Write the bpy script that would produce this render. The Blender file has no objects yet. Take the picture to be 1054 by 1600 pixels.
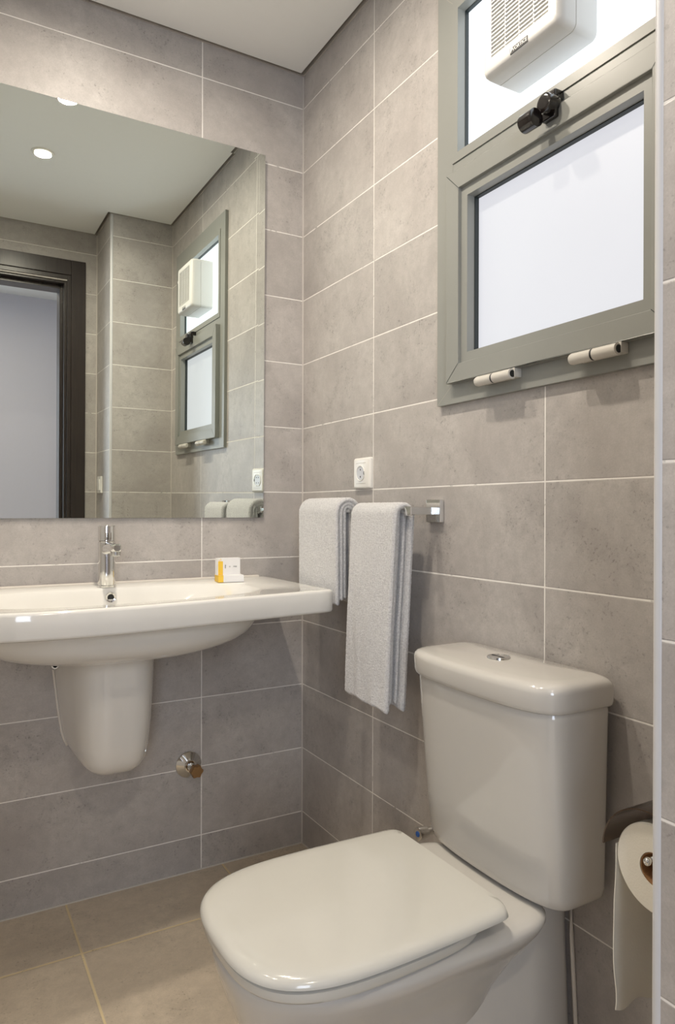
import bpy, bmesh, math, random
from mathutils import Vector, Matrix, noise
random.seed(7)
S = bpy.context.scene
COL = S.collection
PI = math.pi
R = math.radians

# ------------------------------------------------------------------ camera
FPX, YAW, PITCH, ROLL = 1096.92, R(29.7782), R(-0.1558), R(0.123)
CAM = Vector((-0.9995, -1.9666, 1.0452))
Fv = Vector((math.sin(YAW)*math.cos(PITCH), math.cos(YAW)*math.cos(PITCH), math.sin(PITCH)))
Rv = Vector((math.cos(YAW), -math.sin(YAW), 0)); Uv = Rv.cross(Fv)
R2 = Rv*math.cos(ROLL)+Uv*math.sin(ROLL); U2 = -Rv*math.sin(ROLL)+Uv*math.cos(ROLL)
cd = bpy.data.cameras.new('camera'); cam = bpy.data.objects.new('camera', cd); COL.objects.link(cam)
M = Matrix((R2, U2, -Fv)).transposed().to_4x4(); M.translation = CAM
cam.matrix_world = M
cd.sensor_fit = 'VERTICAL'; cd.sensor_height = 36; cd.sensor_width = 36
cd.lens = FPX/1600*36; cd.clip_start = 0.02
S.camera = cam

# ------------------------------------------------------------------ world, view, lights
S.view_settings.view_transform = 'Standard'; S.view_settings.look = 'None'
S.view_settings.gamma = 1; S.view_settings.use_curve_mapping = False
S.view_settings.exposure = 0.0
w = bpy.data.worlds.new('World'); S.world = w; w.use_nodes = True
w.node_tree.nodes['Background'].inputs[0].default_value = (0.75, 0.86, 1.0, 1)
w.node_tree.nodes['Background'].inputs[1].default_value = 1.0

LAMP_SPOTS = [(-0.646, -0.985), (-0.6194, -0.567), (-1.38, -0.985), (-1.38, -0.585)]  # last two are added out of view as fill
WARM = (1.0, 0.90, 0.77)
LAMP_W, HALL_FILL_W, DAY_FILL_W = 8.3, 9.0, 23.0
PANE_LOW, PANE_UP = 0.74, 1.7

def area(name, loc, rot, size, power, color, shape='DISK', sy=None, spread=180):
    l = bpy.data.lights.new(name, 'AREA'); l.shape = shape; l.size = size
    if sy: l.size_y = sy
    l.energy = power; l.color = color; l.spread = R(spread)
    o = bpy.data.objects.new(name, l); o.location = loc; o.rotation_euler = rot; COL.objects.link(o)
    return o
for x, y in LAMP_SPOTS:
    area('downlight_beam', (x, y, 2.392), (0, 0, 0), 0.06, LAMP_W if x > -1 else LAMP_W*.25, WARM, spread=172)  # the weaker left pair is added fill
area('hall_fill_light', (-.85, -2.42, 2.38), (0, 0, 0), 0.14, HALL_FILL_W, (1.0, 0.87, 0.70))  # unseen lamp added to brighten the low back wall through the door
area('hall_fill_daylight', (-1.56, -3.30, 1.40), (R(90), 0, 0), 0.66, DAY_FILL_W, (0.74, 0.84, 1.0), 'RECTANGLE', 1.2)  # added daylight behind the camera, fills the room through the door

# ------------------------------------------------------------------ helpers
def link(o, parent=None):
    COL.objects.link(o)
    if parent: o.parent = parent; o.matrix_parent_inverse = parent.matrix_world.inverted()
    return o
def obj(name, bm, mats, parent=None, smooth=False, angle=None):
    bmesh.ops.recalc_face_normals(bm, faces=bm.faces[:])
    me = bpy.data.meshes.new(name); bm.to_mesh(me); bm.free()
    for m in (mats if isinstance(mats, (list, tuple)) else [mats]): me.materials.append(m)
    if smooth:
        for p in me.polygons: p.use_smooth = True
        if angle: me.set_sharp_from_angle(angle=R(angle))
    o = bpy.data.objects.new(name, me)
    if smooth and angle == 40:
        md = o.modifiers.new('weighted_normal', 'WEIGHTED_NORMAL'); md.keep_sharp = True
    if parent:
        COL.objects.link(o); o.parent = parent
        o.matrix_parent_inverse = Matrix.Translation(parent.location).inverted()
    else: COL.objects.link(o)
    return o
def thing(name, label, cat, loc, group=None):
    o = bpy.data.objects.new(name, None); COL.objects.link(o); o.location = loc
    o.empty_display_size = 0.05
    o['label'] = label; o['category'] = cat
    if group: o['group'] = group
    return o
def tag(o, label, cat, group=None):
    o['label'] = label; o['category'] = cat
    if group: o['group'] = group
    return o
def structure(o):
    o['kind'] = 'structure'; return o
def sempty(name, loc):
    o = bpy.data.objects.new(name, None); COL.objects.link(o); o.location = loc; o.empty_display_size = .05
    return structure(o)
def bx(bm, x0, x1, y0, y1, z0, z1, bev=0, seg=2, mi=0):
    r = bmesh.ops.create_cube(bm, size=1)
    vs = r['verts']
    for v in vs:
        v.co = Vector(((x0+x1)/2+v.co.x*(x1-x0), (y0+y1)/2+v.co.y*(y1-y0), (z0+z1)/2+v.co.z*(z1-z0)))
    fs = set(f for v in vs for f in v.link_faces)
    for f in fs: f.material_index = mi
    if bev:
        es = list(set(e for v in vs for e in v.link_edges))
        bmesh.ops.bevel(bm, geom=es, offset=bev, segments=seg, profile=0.5, affect='EDGES')
    return vs
def box(name, x0, x1, y0, y1, z0, z1, mat, parent=None, bev=0, seg=2):
    bm = bmesh.new(); bx(bm, x0, x1, y0, y1, z0, z1, bev, seg)
    return obj(name, bm, mat, parent, smooth=bev > 0, angle=40)
def loft(bm, rings, cap0=True, cap1=True, mi=0):
    prev = None; loops = []
    for r in rings:
        loops.append([bm.verts.new(p) for p in r])
    n = len(loops[0])
    for a, b in zip(loops, loops[1:]):
        for i in range(n):
            f = bm.faces.new((a[i], a[(i+1) % n], b[(i+1) % n], b[i])); f.material_index = mi
    if cap0: bm.faces.new(loops[0][::-1]).material_index = mi
    if cap1: bm.faces.new(loops[-1]).material_index = mi
def lathe(bm, prof, c, ax='z', n=32, mi=0, cap=True):
    rings = []
    for r, h in prof:
        ring = []
        for i in range(n):
            a = 2*PI*i/n; u, v = r*math.cos(a), r*math.sin(a)
            p = {'z': (u, v, h), 'y': (u, h, v), 'x': (h, u, v)}[ax]
            ring.append(Vector(c)+Vector(p))
        rings.append(ring)
    loft(bm, rings, cap, cap, mi)
def tube(bm, pts, r, n=12, mi=0):
    pts = [Vector(p) for p in pts]; rings = []
    up = Vector((0, 0, 1))
    for i, p in enumerate(pts):
        d = (pts[min(i+1, len(pts)-1)]-pts[max(i-1, 0)]).normalized()
        s = d.cross(up)
        if s.length < .05: s = d.cross(Vector((1, 0, 0)))
        s.normalize(); t = s.cross(d)
        rings.append([p+(s*math.cos(2*PI*k/n)+t*math.sin(2*PI*k/n))*(r if not isinstance(r, (list, tuple)) else r[i]) for k in range(n)])
    loft(bm, rings, mi=mi)
def sq(N):      # N points around the unit square, N divisible by 4
    out = []; m = N//4
    for i in range(m): out.append((-1+2*i/m, -1))
    for i in range(m): out.append((1, -1+2*i/m))
    for i in range(m): out.append((1-2*i/m, 1))
    for i in range(m): out.append((-1, 1-2*i/m))
    return out
def sup(u, v, n):
    # even spacing by angle, superellipse exponent n
    f = 1/((abs(u)**n+abs(v)**n)**(1/n))
    return u*f, v*f
def ringframe(bm, x0, x1, Y0, Y1, Z0, Z1, y0, y1, z0, z1, mi=0):
    """rectangular ring in the yz plane: outer Y0..Y1 Z0..Z1, inner y0..y1 z0..z1, from x0 to x1"""
    O = [(Y0, Z0), (Y1, Z0), (Y1, Z1), (Y0, Z1)]; I = [(y0, z0), (y1, z0), (y1, z1), (y0, z1)]
    V = {}
    for k, (P, nm) in enumerate(((O, 'o'), (I, 'i'))):
        for j, (y, z) in enumerate(P):
            V[nm, j, 0] = bm.verts.new((x0, y, z)); V[nm, j, 1] = bm.verts.new((x1, y, z))
    fs = []
    for j in range(4):
        q = (j+1) % 4
        fs += [bm.faces.new((V['o', j, 0], V['o', q, 0], V['i', q, 0], V['i', j, 0])),
               bm.faces.new((V['o', j, 1], V['o', q, 1], V['i', q, 1], V['i', j, 1])),
               bm.faces.new((V['o', j, 0], V['o', q, 0], V['o', q, 1], V['o', j, 1])),
               bm.faces.new((V['i', j, 0], V['i', q, 0], V['i', q, 1], V['i', j, 1]))]
    for f in fs: f.material_index = mi
    return fs

# ------------------------------------------------------------------ materials
class NT:
    def __init__(s, name):
        s.m = bpy.data.materials.new(name); s.m.use_nodes = True; s.t = s.m.node_tree; s.t.nodes.clear()
        s.out = s.t.nodes.new('ShaderNodeOutputMaterial')
        s.b = s.t.nodes.new('ShaderNodeBsdfPrincipled'); s.t.links.new(s.b.outputs[0], s.out.inputs[0])
    def n(s, ty, **kw):
        nd = s.t.nodes.new(ty)
        for k, v in kw.items(): setattr(nd, k, v)
        return nd
    def L(s, a, b): s.t.links.new(a, b)
    def math(s, op, a, b=None, c=None):
        nd = s.n('ShaderNodeMath', operation=op)
        for i, v in enumerate((a, b, c)):
            if v is None: continue
            if isinstance(v, (int, float)): nd.inputs[i].default_value = v
            else: s.L(v, nd.inputs[i])
        return nd.outputs[0]
    def noise(s, vec, scale, detail=4, rough=.55, dist=0):
        nd = s.n('ShaderNodeTexNoise'); s.L(vec, nd.inputs['Vector'])
        nd.inputs['Scale'].default_value = scale; nd.inputs['Detail'].default_value = detail
        nd.inputs['Roughness'].default_value = rough; nd.inputs['Distortion'].default_value = dist
        return nd.outputs[0]
    def ramp(s, fac, stops):
        nd = s.n('ShaderNodeValToRGB'); s.L(fac, nd.inputs[0]); e = nd.color_ramp.elements
        while len(e) < len(stops): e.new(.5)
        for q, (p, c) in zip(e, stops): q.position = p; q.color = (*c, 1)
        return nd.outputs[0]
    def mix(s, fac, a, b, mode='MIX'):
        nd = s.n('ShaderNodeMix', data_type='RGBA', blend_type=mode)
        for i, v in ((0, fac), (6, a), (7, b)):
            if isinstance(v, (int, float)): nd.inputs[i].default_value = v
            elif isinstance(v, tuple): nd.inputs[i].default_value = (*v, 1)
            else: s.L(v, nd.inputs[i])
        return nd.outputs[2]
    def bump(s, h, strength, dist=.002, prev=None):
        nd = s.n('ShaderNodeBump'); s.L(h, nd.inputs['Height']); nd.inputs['Strength'].default_value = strength
        nd.inputs['Distance'].default_value = dist
        if prev: s.L(prev, nd.inputs['Normal'])
        return nd.outputs[0]
    def pos(s): return s.n('ShaderNodeNewGeometry').outputs['Position']

def simple(name, col, rough=.5, metal=0, coat=0, spec=None, bumpy=None):
    t = NT(name); b = t.b
    b.inputs['Base Color'].default_value = (*col, 1); b.inputs['Roughness'].default_value = rough
    b.inputs['Metallic'].default_value = metal
    if coat: b.inputs['Coat Weight'].default_value = coat; b.inputs['Coat Roughness'].default_value = .04
    n = t.noise(t.pos(), 40, 3)
    t.L(t.mix(t.math('MULTIPLY', n, .10), col, tuple(c*.8 for c in col)), b.inputs['Base Color'])
    if bumpy: t.L(t.bump(t.noise(t.pos(), bumpy[0], 4), bumpy[1], bumpy[2]), b.inputs['Normal'])
    return t.m

def tile(name, axis, u0, du, dv, v0, base, dark, grout, gw=.0027, rough=.44, vert='z', streak=.0):
    """rectangular tiles by world position; axis = horizontal axis, vert = the other one"""
    t = NT(name); P = t.pos(); s = t.n('ShaderNodeSeparateXYZ'); t.L(P, s.inputs[0])
    U = s.outputs['XYZ'.index(axis.upper())]; V = s.outputs['XYZ'.index(vert.upper())]
    jit = t.math('MULTIPLY', t.math('SUBTRACT', t.noise(P, 14, 3), .5), .0016)
    def cell(c, c0, d):
        a = t.math('DIVIDE', t.math('SUBTRACT', c, c0), d); fl = t.math('FLOOR', a); fr = t.math('FRACT', t.math('ADD', a, 0.0))
        e = t.math('MULTIPLY', t.math('MINIMUM', fr, t.math('SUBTRACT', 1.0, fr)), d)
        return fl, e
    fu, eu = cell(U, u0, du); fv, ev = cell(V, v0, dv)
    e = t.math('ADD', t.math('MINIMUM', eu, ev), jit)
    cb = t.n('ShaderNodeCombineXYZ'); t.L(fu, cb.inputs[0]); t.L(fv, cb.inputs[1])
    wn = t.n('ShaderNodeTexWhiteNoise', noise_dimensions='3D'); t.L(cb.outputs[0], wn.inputs[0])
    # shift the stone pattern from tile to tile
    add = t.n('ShaderNodeVectorMath', operation='MULTIPLY_ADD'); t.L(wn.outputs['Color'], add.inputs[0])
    add.inputs[1].default_value = (9, 9, 9); t.L(P, add.inputs[2]); Q = add.outputs[0]
    n1 = t.noise(Q, 4.5, 6, .6, .4); n2 = t.noise(Q, 38, 5, .7, .2); n3 = t.noise(Q, 150, 3, .65); n4 = t.noise(Q, 320, 2, .7)
    nb = t.noise(Q, 11, 6, .75, .6)
    col = t.mix(t.ramp(n1, [(.36, (0, 0, 0)), (.66, (1, 1, 1))]), base, dark)
    col = t.mix(t.math('MULTIPLY', t.math('SUBTRACT', n2, .36), 1.5), col, tuple(c*.66 for c in base))
    col = t.mix(t.math('MULTIPLY', t.ramp(nb, [(.54, (0, 0, 0)), (.76, (1, 1, 1))]), .5), col, tuple(c*.62 for c in dark))
    # small dark pits, clustered
    col = t.mix(t.math('MULTIPLY', t.ramp(n4, [(.35, (0, 0, 0)), (.65, (1, 1, 1))]), .22), col, tuple(c*.72 for c in dark))
    pit = t.math('MULTIPLY', t.ramp(n3, [(.58, (0, 0, 0)), (.66, (1, 1, 1))]), t.ramp(nb, [(.46, (0, 0, 0)), (.62, (1, 1, 1))]))
    col = t.mix(t.math('MULTIPLY', pit, .55), col, tuple(c*.35 for c in dark))
    var = t.math('ADD', t.math('MULTIPLY', wn.outputs['Value'], .12), .94)
    vc = t.n('ShaderNodeVectorMath', operation='SCALE'); t.L(col, vc.inputs[0]); t.L(var, vc.inputs['Scale'])
    g = t.ramp(t.math('DIVIDE', e, gw), [(.42, (1, 1, 1)), (.60, (0, 0, 0))])
    g2 = t.ramp(t.math('DIVIDE', e, gw), [(.5, (1, 1, 1)), (1.0, (0, 0, 0))])
    gn = t.ramp(t.noise(P, 26, 4, .7), [(.30, tuple(c*.45 for c in grout)), (.40, grout)])
    c2 = t.mix(g, vc.outputs[0], gn)
    t.L(c2, t.b.inputs['Base Color'])
    t.L(t.math('ADD', t.math('MULTIPLY', g, .4), t.math('ADD', t.math('MULTIPLY', n2, .16), rough-.08)), t.b.inputs['Roughness'])
    nm = t.bump(t.math('ADD', n2, t.math('MULTIPLY', n1, 1.2)), .22, .002)
    nm = t.bump(t.math('SUBTRACT', 1.0, g2), .5, .0008, nm)
    t.L(nm, t.b.inputs['Normal'])
    return t.m

TB, TD, TG = (.555, .52, .488), (.42, .386, .362), (.86, .83, .78)
tile_back = tile('tile_back', 'x', -.3285, .60, .20, .10, TB, TD, TG)
tile_right = tile('tile_right', 'y', -.409, .60, .20, .10, TB, TD, TG)
tile_boxx = tile('tile_boxing_side', 'y', -1.455-.6, .60, .20, .10, TB, TD, TG)
tile_boxy = tile('tile_boxing_front', 'x', -.6, .60, .20, .10, TB, TD, TG)
tile_front = tile('tile_front', 'x', -.2946, .60, .20, .10, TB, TD, TG)
tile_left = tile('tile_left', 'y', -.3, .60, .20, .10, TB, TD, TG)
floor_m = tile('floor_tile', 'x', -.7, .435, .437, -.2375, (.66, .56, .43), (.56, .47, .36), (.70, .57, .34), gw=.005, rough=.42, vert='y')
ceil_m = simple('ceiling_paint', (.88, .88, .86), .75)
plaster = simple('hall_plaster', (.60, .58, .62), .8)
gap_m = simple('ceiling_gap_trim', (.44, .40, .35), .6)
bead_m = simple('white_edge_bead', (.66, .66, .67), .4)
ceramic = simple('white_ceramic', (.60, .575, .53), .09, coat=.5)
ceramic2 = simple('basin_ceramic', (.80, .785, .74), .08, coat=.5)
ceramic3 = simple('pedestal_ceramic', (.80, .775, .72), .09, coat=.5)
plastic_seat = simple('seat_plastic', (.62, .605, .55), .14, coat=.3)
white_pl = simple('white_plastic', (.84, .82, .77), .3)
fan_pl = simple('fan_plastic', (.74, .73, .70), .38)
fan_in = simple('fan_inner', (.36, .30, .20), .6)
frame_m = simple('window_frame_paint', (.28, .285, .262), .34, bumpy=(600, .03, .0005))
gasket_m = simple('black_gasket', (.02, .028, .028), .5)
black_pl = simple('black_metal', (.010, .007, .006), .12, coat=.5)
chrome = simple('chrome', (.82, .82, .80), .07, 1)
chrome_s = simple('satin_chrome', (.62, .62, .60), .22, 1)
brass_m = simple('rusty_brass', (.33, .19, .08), .5, .6, bumpy=(220, .6, .002))
blue_m = simple('blue_cap', (.02, .10, .36), .35)
card_w = simple('white_card', (.86, .85, .84), .55)
card_y = simple('yellow_card', (.90, .58, .06), .5)
ink_m = simple('dark_ink', (.05, .05, .05), .6)
paper_m = simple('toilet_paper_tissue', (.90, .86, .75), .9, bumpy=(380, .25, .001))
tube_m = simple('brown_cardboard', (.33, .17, .07), .8)
silic = simple('silicone_seal', (.74, .69, .62), .45)
switch_in = simple('socket_recess', (.62, .64, .68), .35)
dark_hole = simple('dark_hole', (.015, .015, .015), .6)

def wood_mat():
    t = NT('dark_wenge_wood'); P = t.pos()
    mp = t.n('ShaderNodeMapping'); t.L(P, mp.inputs[0]); mp.inputs['Scale'].default_value = (60, 60, 3)
    n = t.noise(mp.outputs[0], 2.0, 5, .6, .3)
    t.L(t.ramp(n, [(.3, (.018, .012, .010)), (.7, (.036, .025, .021))]), t.b.inputs['Base Color'])
    t.b.inputs['Roughness'].default_value = .32
    t.L(t.bump(n, .1, .001), t.b.inputs['Normal'])
    return t.m
wood = wood_mat()
def towel_mat():
    t = NT('white_terry'); P = t.pos()
    n = t.noise(P, 260, 3, .75); n2 = t.noise(P, 620, 2, .7); nl = t.noise(P, 20, 3)
    col = t.mix(t.ramp(n, [(.3, (0, 0, 0)), (.62, (1, 1, 1))]), (.62, .61, .615), (.93, .925, .92))
    t.L(col, t.b.inputs['Base Color']); t.b.inputs['Roughness'].default_value = .95
    t.b.inputs['Sheen Weight'].default_value = .35
    t.L(t.bump(t.math('ADD', n, n2), 1.0, .0032), t.b.inputs['Normal'])
    return t.m
terry = towel_mat()
def mirror_mat():
    t = NT('mirror_glass'); t.b.inputs['Base Color'].default_value = (.84, .88, .83, 1)
    n = t.noise(t.pos(), 3, 2)
    t.L(t.mix(n, (.83, .875, .82), (.845, .885, .835)), t.b.inputs['Base Color'])
    t.b.inputs['Metallic'].default_value = 1; t.b.inputs['Roughness'].default_value = 0.0
    return t.m
mirror_m = mirror_mat()
def lit_pane(name, strength, col):
    t = NT(name); P = t.pos()
    n = t.noise(P, 5, 3, .5)
    t.b.inputs['Base Color'].default_value = (.12, .13, .13, 1); t.b.inputs['Roughness'].default_value = .45
    t.L(t.mix(n, tuple(c*.97 for c in col), col), t.b.inputs['Emission Color'])
    t.b.inputs['Emission Strength'].default_value = strength
    return t.m
pane_low = lit_pane('frosted_pane_daylit', PANE_LOW, (.93, .935, 1.0))
pane_up = lit_pane('frosted_pane_upper', PANE_UP, (.86, .93, 1.0))
def emis(name, col, st):
    t = NT(name); t.b.inputs['Base Color'].default_value = (1, 1, 1, 1)
    t.L(t.mix(t.noise(t.pos(), 5), col, col), t.b.inputs['Emission Color']); t.b.inputs['Emission Strength'].default_value = st
    return t.m
lens_m = emis('lamp_lens', (1, .90, .72), 4.0)

# ------------------------------------------------------------------ room shell
BX, BY, DY, LX, H = -.2946, -1.4549, -1.78, -1.75, 2.43
DOOR_R, DOOR_L, DOOR_T = -.43, -1.33, 2.15      # rough opening
FT = -1.93                                       # hall side of the door wall
structure(box('wall_back', LX-.1, .1, 0, .1, -.05, 2.5, tile_back))
structure(box('wall_left', LX-.1, LX, DY, 0, -.05, 2.5, bead_m))
# right wall with window opening
WY0, WY1, WZ0, WZ1 = -1.325, -.72, 1.305, 2.19
bm = bmesh.new()
ringframe(bm, 0, .15, -1.5, .1, -.05, 2.5, WY0, WY1, WZ0, WZ1)
structure(obj('wall_right', bm, tile_right))
bm = bmesh.new()
bx(bm, BX, .15, DY, BY, -.05, 2.5)
for f in bm.faces: f.material_index = 1 if abs(f.normal.y) > .5 else 0
structure(obj('wall_boxing', bm, [tile_boxx, tile_boxy]))
# front (door) wall around the opening
bm = bmesh.new()
bx(bm, LX-.1, DOOR_L, FT, DY, -.05, 2.5); bx(bm, DOOR_R, .15, FT, DY, -.05, 2.5); bx(bm, DOOR_L, DOOR_R, FT, DY, DOOR_T, 2.5)
for f in bm.faces: f.material_index = 1 if f.calc_center_median().y < -1.9 else 0
structure(obj('wall_front', bm, [tile_front, plaster]))
structure(box('floor', LX-.1, .15, -1.93, .1, -.05, 0, floor_m))
# ceiling panel with shadow gap
g = .016
bm = bmesh.new()
bx(bm, LX+g, -g, BY-0.0+g-.0, -g, 2.4, 2.44)
bx(bm, LX+g, BX-g, DY+g, BY+g, 2.4, 2.44)
structure(obj('ceiling', bm, ceil_m))
structure(box('trim_1', LX-.1, .15, -1.93, .1, 2.425, 2.5, gap_m))
# dark edge strip along the tops of the walls
bm = bmesh.new()
z0, z1, d = 2.402, 2.426, .003
bx(bm, LX, 0, -d, 0, z0, z1); bx(bm, -d, 0, BY, -d, z0, z1); bx(bm, BX, -d, BY, BY+d, z0, z1)
bx(bm, BX-d, BX, DY, BY+d, z0, z1); bx(bm, LX, BX-d, DY, DY+d, z0, z1); bx(bm, LX, LX+d, DY+d, -d, z0, z1)
structure(obj('trim_2', bm, gap_m))
# white edge bead on the boxing corner
bm = bmesh.new()
lathe(bm, [(.0075, -.0), (.0075, 2.4)], (BX+.0055, BY-.0055, 0), 'z', 20)
structure(obj('trim_3', bm, bead_m, smooth=True, angle=60))
# pale grout in the inner corners and along the floor
grout_m = simple('corner_grout', (.62, .58, .53), .8)
for k, (x, y, sx, sy) in enumerate(((0, 0, -1, -1), (0, BY, -1, 1), (BX, DY, -1, 1))):
    structure(box('trim_%d' % (4+k), min(x, x+sx*.003), max(x, x+sx*.003), min(y, y+sy*.003), max(y, y+sy*.003), 0, 2.40, grout_m))
bm = bmesh.new()
bx(bm, LX, -.003, -.003, 0, 0, .003); bx(bm, -.003, 0, BY+.003, -.003, 0, .003); bx(bm, BX, -.003, BY, BY+.003, 0, .003); bx(bm, BX-.003, BX, DY, BY+.003, 0, .003)
structure(obj('trim_7', bm, grout_m))
# hall
structure(box('floor_hall', -3.0, .6, -3.4, -1.93, -.05, 0, floor_m))
structure(box('ceiling_hall', -3.0, .6, -3.4, -1.93, 2.45, 2.5, ceil_m))
structure(box('wall_hall', -3.0, .6, -3.45, -3.35, 0, 2.5, plaster))
structure(box('wall_hall_right', .5, .6, -3.35, -1.93, 0, 2.5, plaster))
structure(box('wall_hall_left', -3.1, -3.0, -3.45, -1.83, 0, 2.5, plaster))

hw_ = sempty('fill_window', (-1.56, -3.35, 1.40))  # added unseen window, put in as a source for the fill light
bm = bmesh.new()
for (a, b, c, d) in ((-1.96, -1.90, .74, 2.06), (-1.22, -1.16, .74, 2.06), (-1.90, -1.22, .74, .80), (-1.90, -1.22, 2.0, 2.06)): bx(bm, a, b, -3.36, -3.31, c, d, .002)
obj('fill_window_frame', bm, bead_m, hw_)
bm = bmesh.new(); bx(bm, -1.90, -1.22, -3.348, -3.338, .80, 2.0); obj('glass', bm, pane_low, hw_)  # glowing pane of the added window

# door lining and casing (the opening the camera looks through)
dr = sempty('door_1', (-.88, DY, 0))
cz = 2.252
bm = bmesh.new()
for (a, b) in ((-.42, -.352), (-1.402, -1.334)): bx(bm, a, b, DY, DY+.014, 0, cz, .002)
obj('casing', bm, wood, dr)
bm = bmesh.new(); bx(bm, -1.334, -.42, DY, DY+.013, cz-.075, cz, .002); obj('casing_head', bm, wood, dr)
bm = bmesh.new()
for s, a in ((1, -.42), (-1, -1.334)):
    def sb(u0, u1, y0, y1): bx(bm, min(a-s*u0, a-s*u1), max(a-s*u0, a-s*u1), y0, y1, 0, cz-.075, .001)
    sb(0, .018, DY-.15, DY+.006); sb(.018, .030, DY-.15, DY-.012); sb(.030, .046, DY-.15, DY-.055)
obj('jamb', bm, wood, dr)
bm = bmesh.new()
bx(bm, -1.32, -.434, DY-.15, DY+.005, cz-.095, cz-.075, .001); bx(bm, -1.31, -.446, DY-.15, DY-.012, cz-.112, cz-.095, .001)
bx(bm, -1.30, -.460, DY-.15, DY-.055, cz-.130, cz-.112, .001)
obj('jamb_head', bm, wood, dr)

# ------------------------------------------------------------------ window
wn = sempty('window_1', (0, -1.0225, 1.28))
bm = bmesh.new()
ringframe(bm, -.012, .06, -1.350, -.695, 1.280, 2.215, -1.296, -.749, 1.806, 2.158)
# the lower half of the frame is a second ring below the transom
bm.free(); bm = bmesh.new()
def bar(y0, y1, z0, z1, x0=-.012, x1=.06, bev=.0015): bx(bm, x0, x1, y0, y1, z0, z1, bev, 2)
ringframe(bm, -.012, .06, -1.350, -.695, 1.280, 2.215, -1.296, -.749, 1.345, 2.158)
obj('outer_frame', bm, frame_m, wn)
bm = bmesh.new(); bar(-1.298, -.747, 1.745, 1.806); obj('transom', bm, frame_m, wn, smooth=True, angle=40)
bm = bmesh.new()
ringframe(bm, -.0145, .016, -1.296, -.749, 1.806, 2.158, -1.278, -.767, 1.826, 2.139)
obj('glazing_bead', bm, frame_m, wn)
bm = bmesh.new(); ringframe(bm, .0065, .0165, -1.279, -.766, 1.825, 2.140, -1.2765, -.7685, 1.8275, 2.1375)
obj('gasket', bm, gasket_m, wn)
bm = bmesh.new(); bx(bm, .0155, .020, -1.29, -.755, 1.815, 2.15); obj('glass', bm, pane_up, wn)
# opening sash (bottom hung)
bm = bmesh.new()
fs = ringframe(bm, -.030, -.0125, -1.297, -.7485, 1.3216, 1.7755, -1.2565, -.789, 1.360, 1.7357)
bmesh.ops.bevel(bm, geom=[e for e in bm.edges if all(abs(v.co.x+.030) < 1e-4 for v in e.verts) and (e.verts[0].co-e.verts[1].co).length > .2], offset=.0018, segments=2, profile=.5, affect='EDGES')
sash = obj('sash', bm, frame_m, wn, smooth=True, angle=40)
bm = bmesh.new()
ringframe(bm, -.022, .0095, -1.2565, -.789, 1.360, 1.7357, -1.2367, -.809, 1.3817, 1.7144)
obj('sash_bead', bm, frame_m, sash)
bm = bmesh.new(); ringframe(bm, -.002, .0095, -1.2377, -.808, 1.3807, 1.7154, -1.2347, -.811, 1.3837, 1.7124)
obj('sash_gasket', bm, gasket_m, sash)
bm = bmesh.new(); bx(bm, .0086, .013, -1.245, -.80, 1.372, 1.725); obj('sash_glass', bm, pane_low, sash)
bm = bmesh.new(); ringframe(bm, -.0165, -.0118, -1.292, -.7535, 1.3266, 1.7705, -1.27, -.78, 1.35, 1.75); obj('sash_seal', bm, gasket_m, sash)
# fine mitre lines
bm = bmesh.new()
def line3(a, b, wd=.0006, x=-.0304):
    a = Vector((x, *a)); b = Vector((x, *b)); t = (b-a).normalized().cross(Vector((1, 0, 0)))*wd
    bm.faces.new([bm.verts.new(p) for p in (a-t, b-t, b+t, a+t)])
for (A, B) in (((-.7500, 1.7740), (-.789, 1.7357)), ((-.7500, 1.323), (-.789, 1.360)), ((-1.2955, 1.774), (-1.2565, 1.7357)), ((-1.2955, 1.323), (-1.2565, 1.360))): line3(A, B)
obj('mitre_line', bm, gasket_m, sash)
bm = bmesh.new()
for (A, B) in (((-.696, 1.281), (-.7455, 1.319)), ((-.696, 2.214), (-.749, 2.158)), ((-1.349, 2.214), (-1.296, 2.158)), ((-1.349, 1.281), (-1.30, 1.319))): line3(A, B, .0004, -.0123)
obj('mitre_line', bm, gap_m, wn)
# hinges under the sash
for k, (ya, yb) in enumerate(((-.957, -.853), (-1.200, -1.100))):
    zc, xc = 1.3095, -.034; ym = (ya+yb)/2
    bm = bmesh.new()
    lathe(bm, [(.0095, yb-ya), (.0102, yb-ya-.001), (.0102, (yb-ya)/2+.004)][::-1] if 0 else [(.006, ym+.002-ya), (.0102, ym+.002-ya), (.0102, yb-ya-.006), (.009, yb-ya-.002), (.006, yb-ya)], (xc, ya, zc), 'y', 24)
    lathe(bm, [(.0075, 0), (.0102, 0.001), (.0102, ym-.002-ya), (.006, ym-.002-ya)], (xc, ya, zc), 'y', 24)
    bx(bm, -.030, -.012, ya-.002, yb-.01, zc-.006, zc+.012, .001)
    h = obj('hinge', bm, simple('hinge_paint', (.62, .59, .53), .3), wn, smooth=True, angle=40)
    bm = bmesh.new(); lathe(bm, [(.0098, 0), (.0098, .004)], (xc, ym-.002, zc), 'y', 24); lathe(bm, [(.0068, -.0006), (.0068, .003)], (xc, ya, zc), 'y', 20)
    obj('hinge_ring', bm, dark_hole, h)
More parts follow.
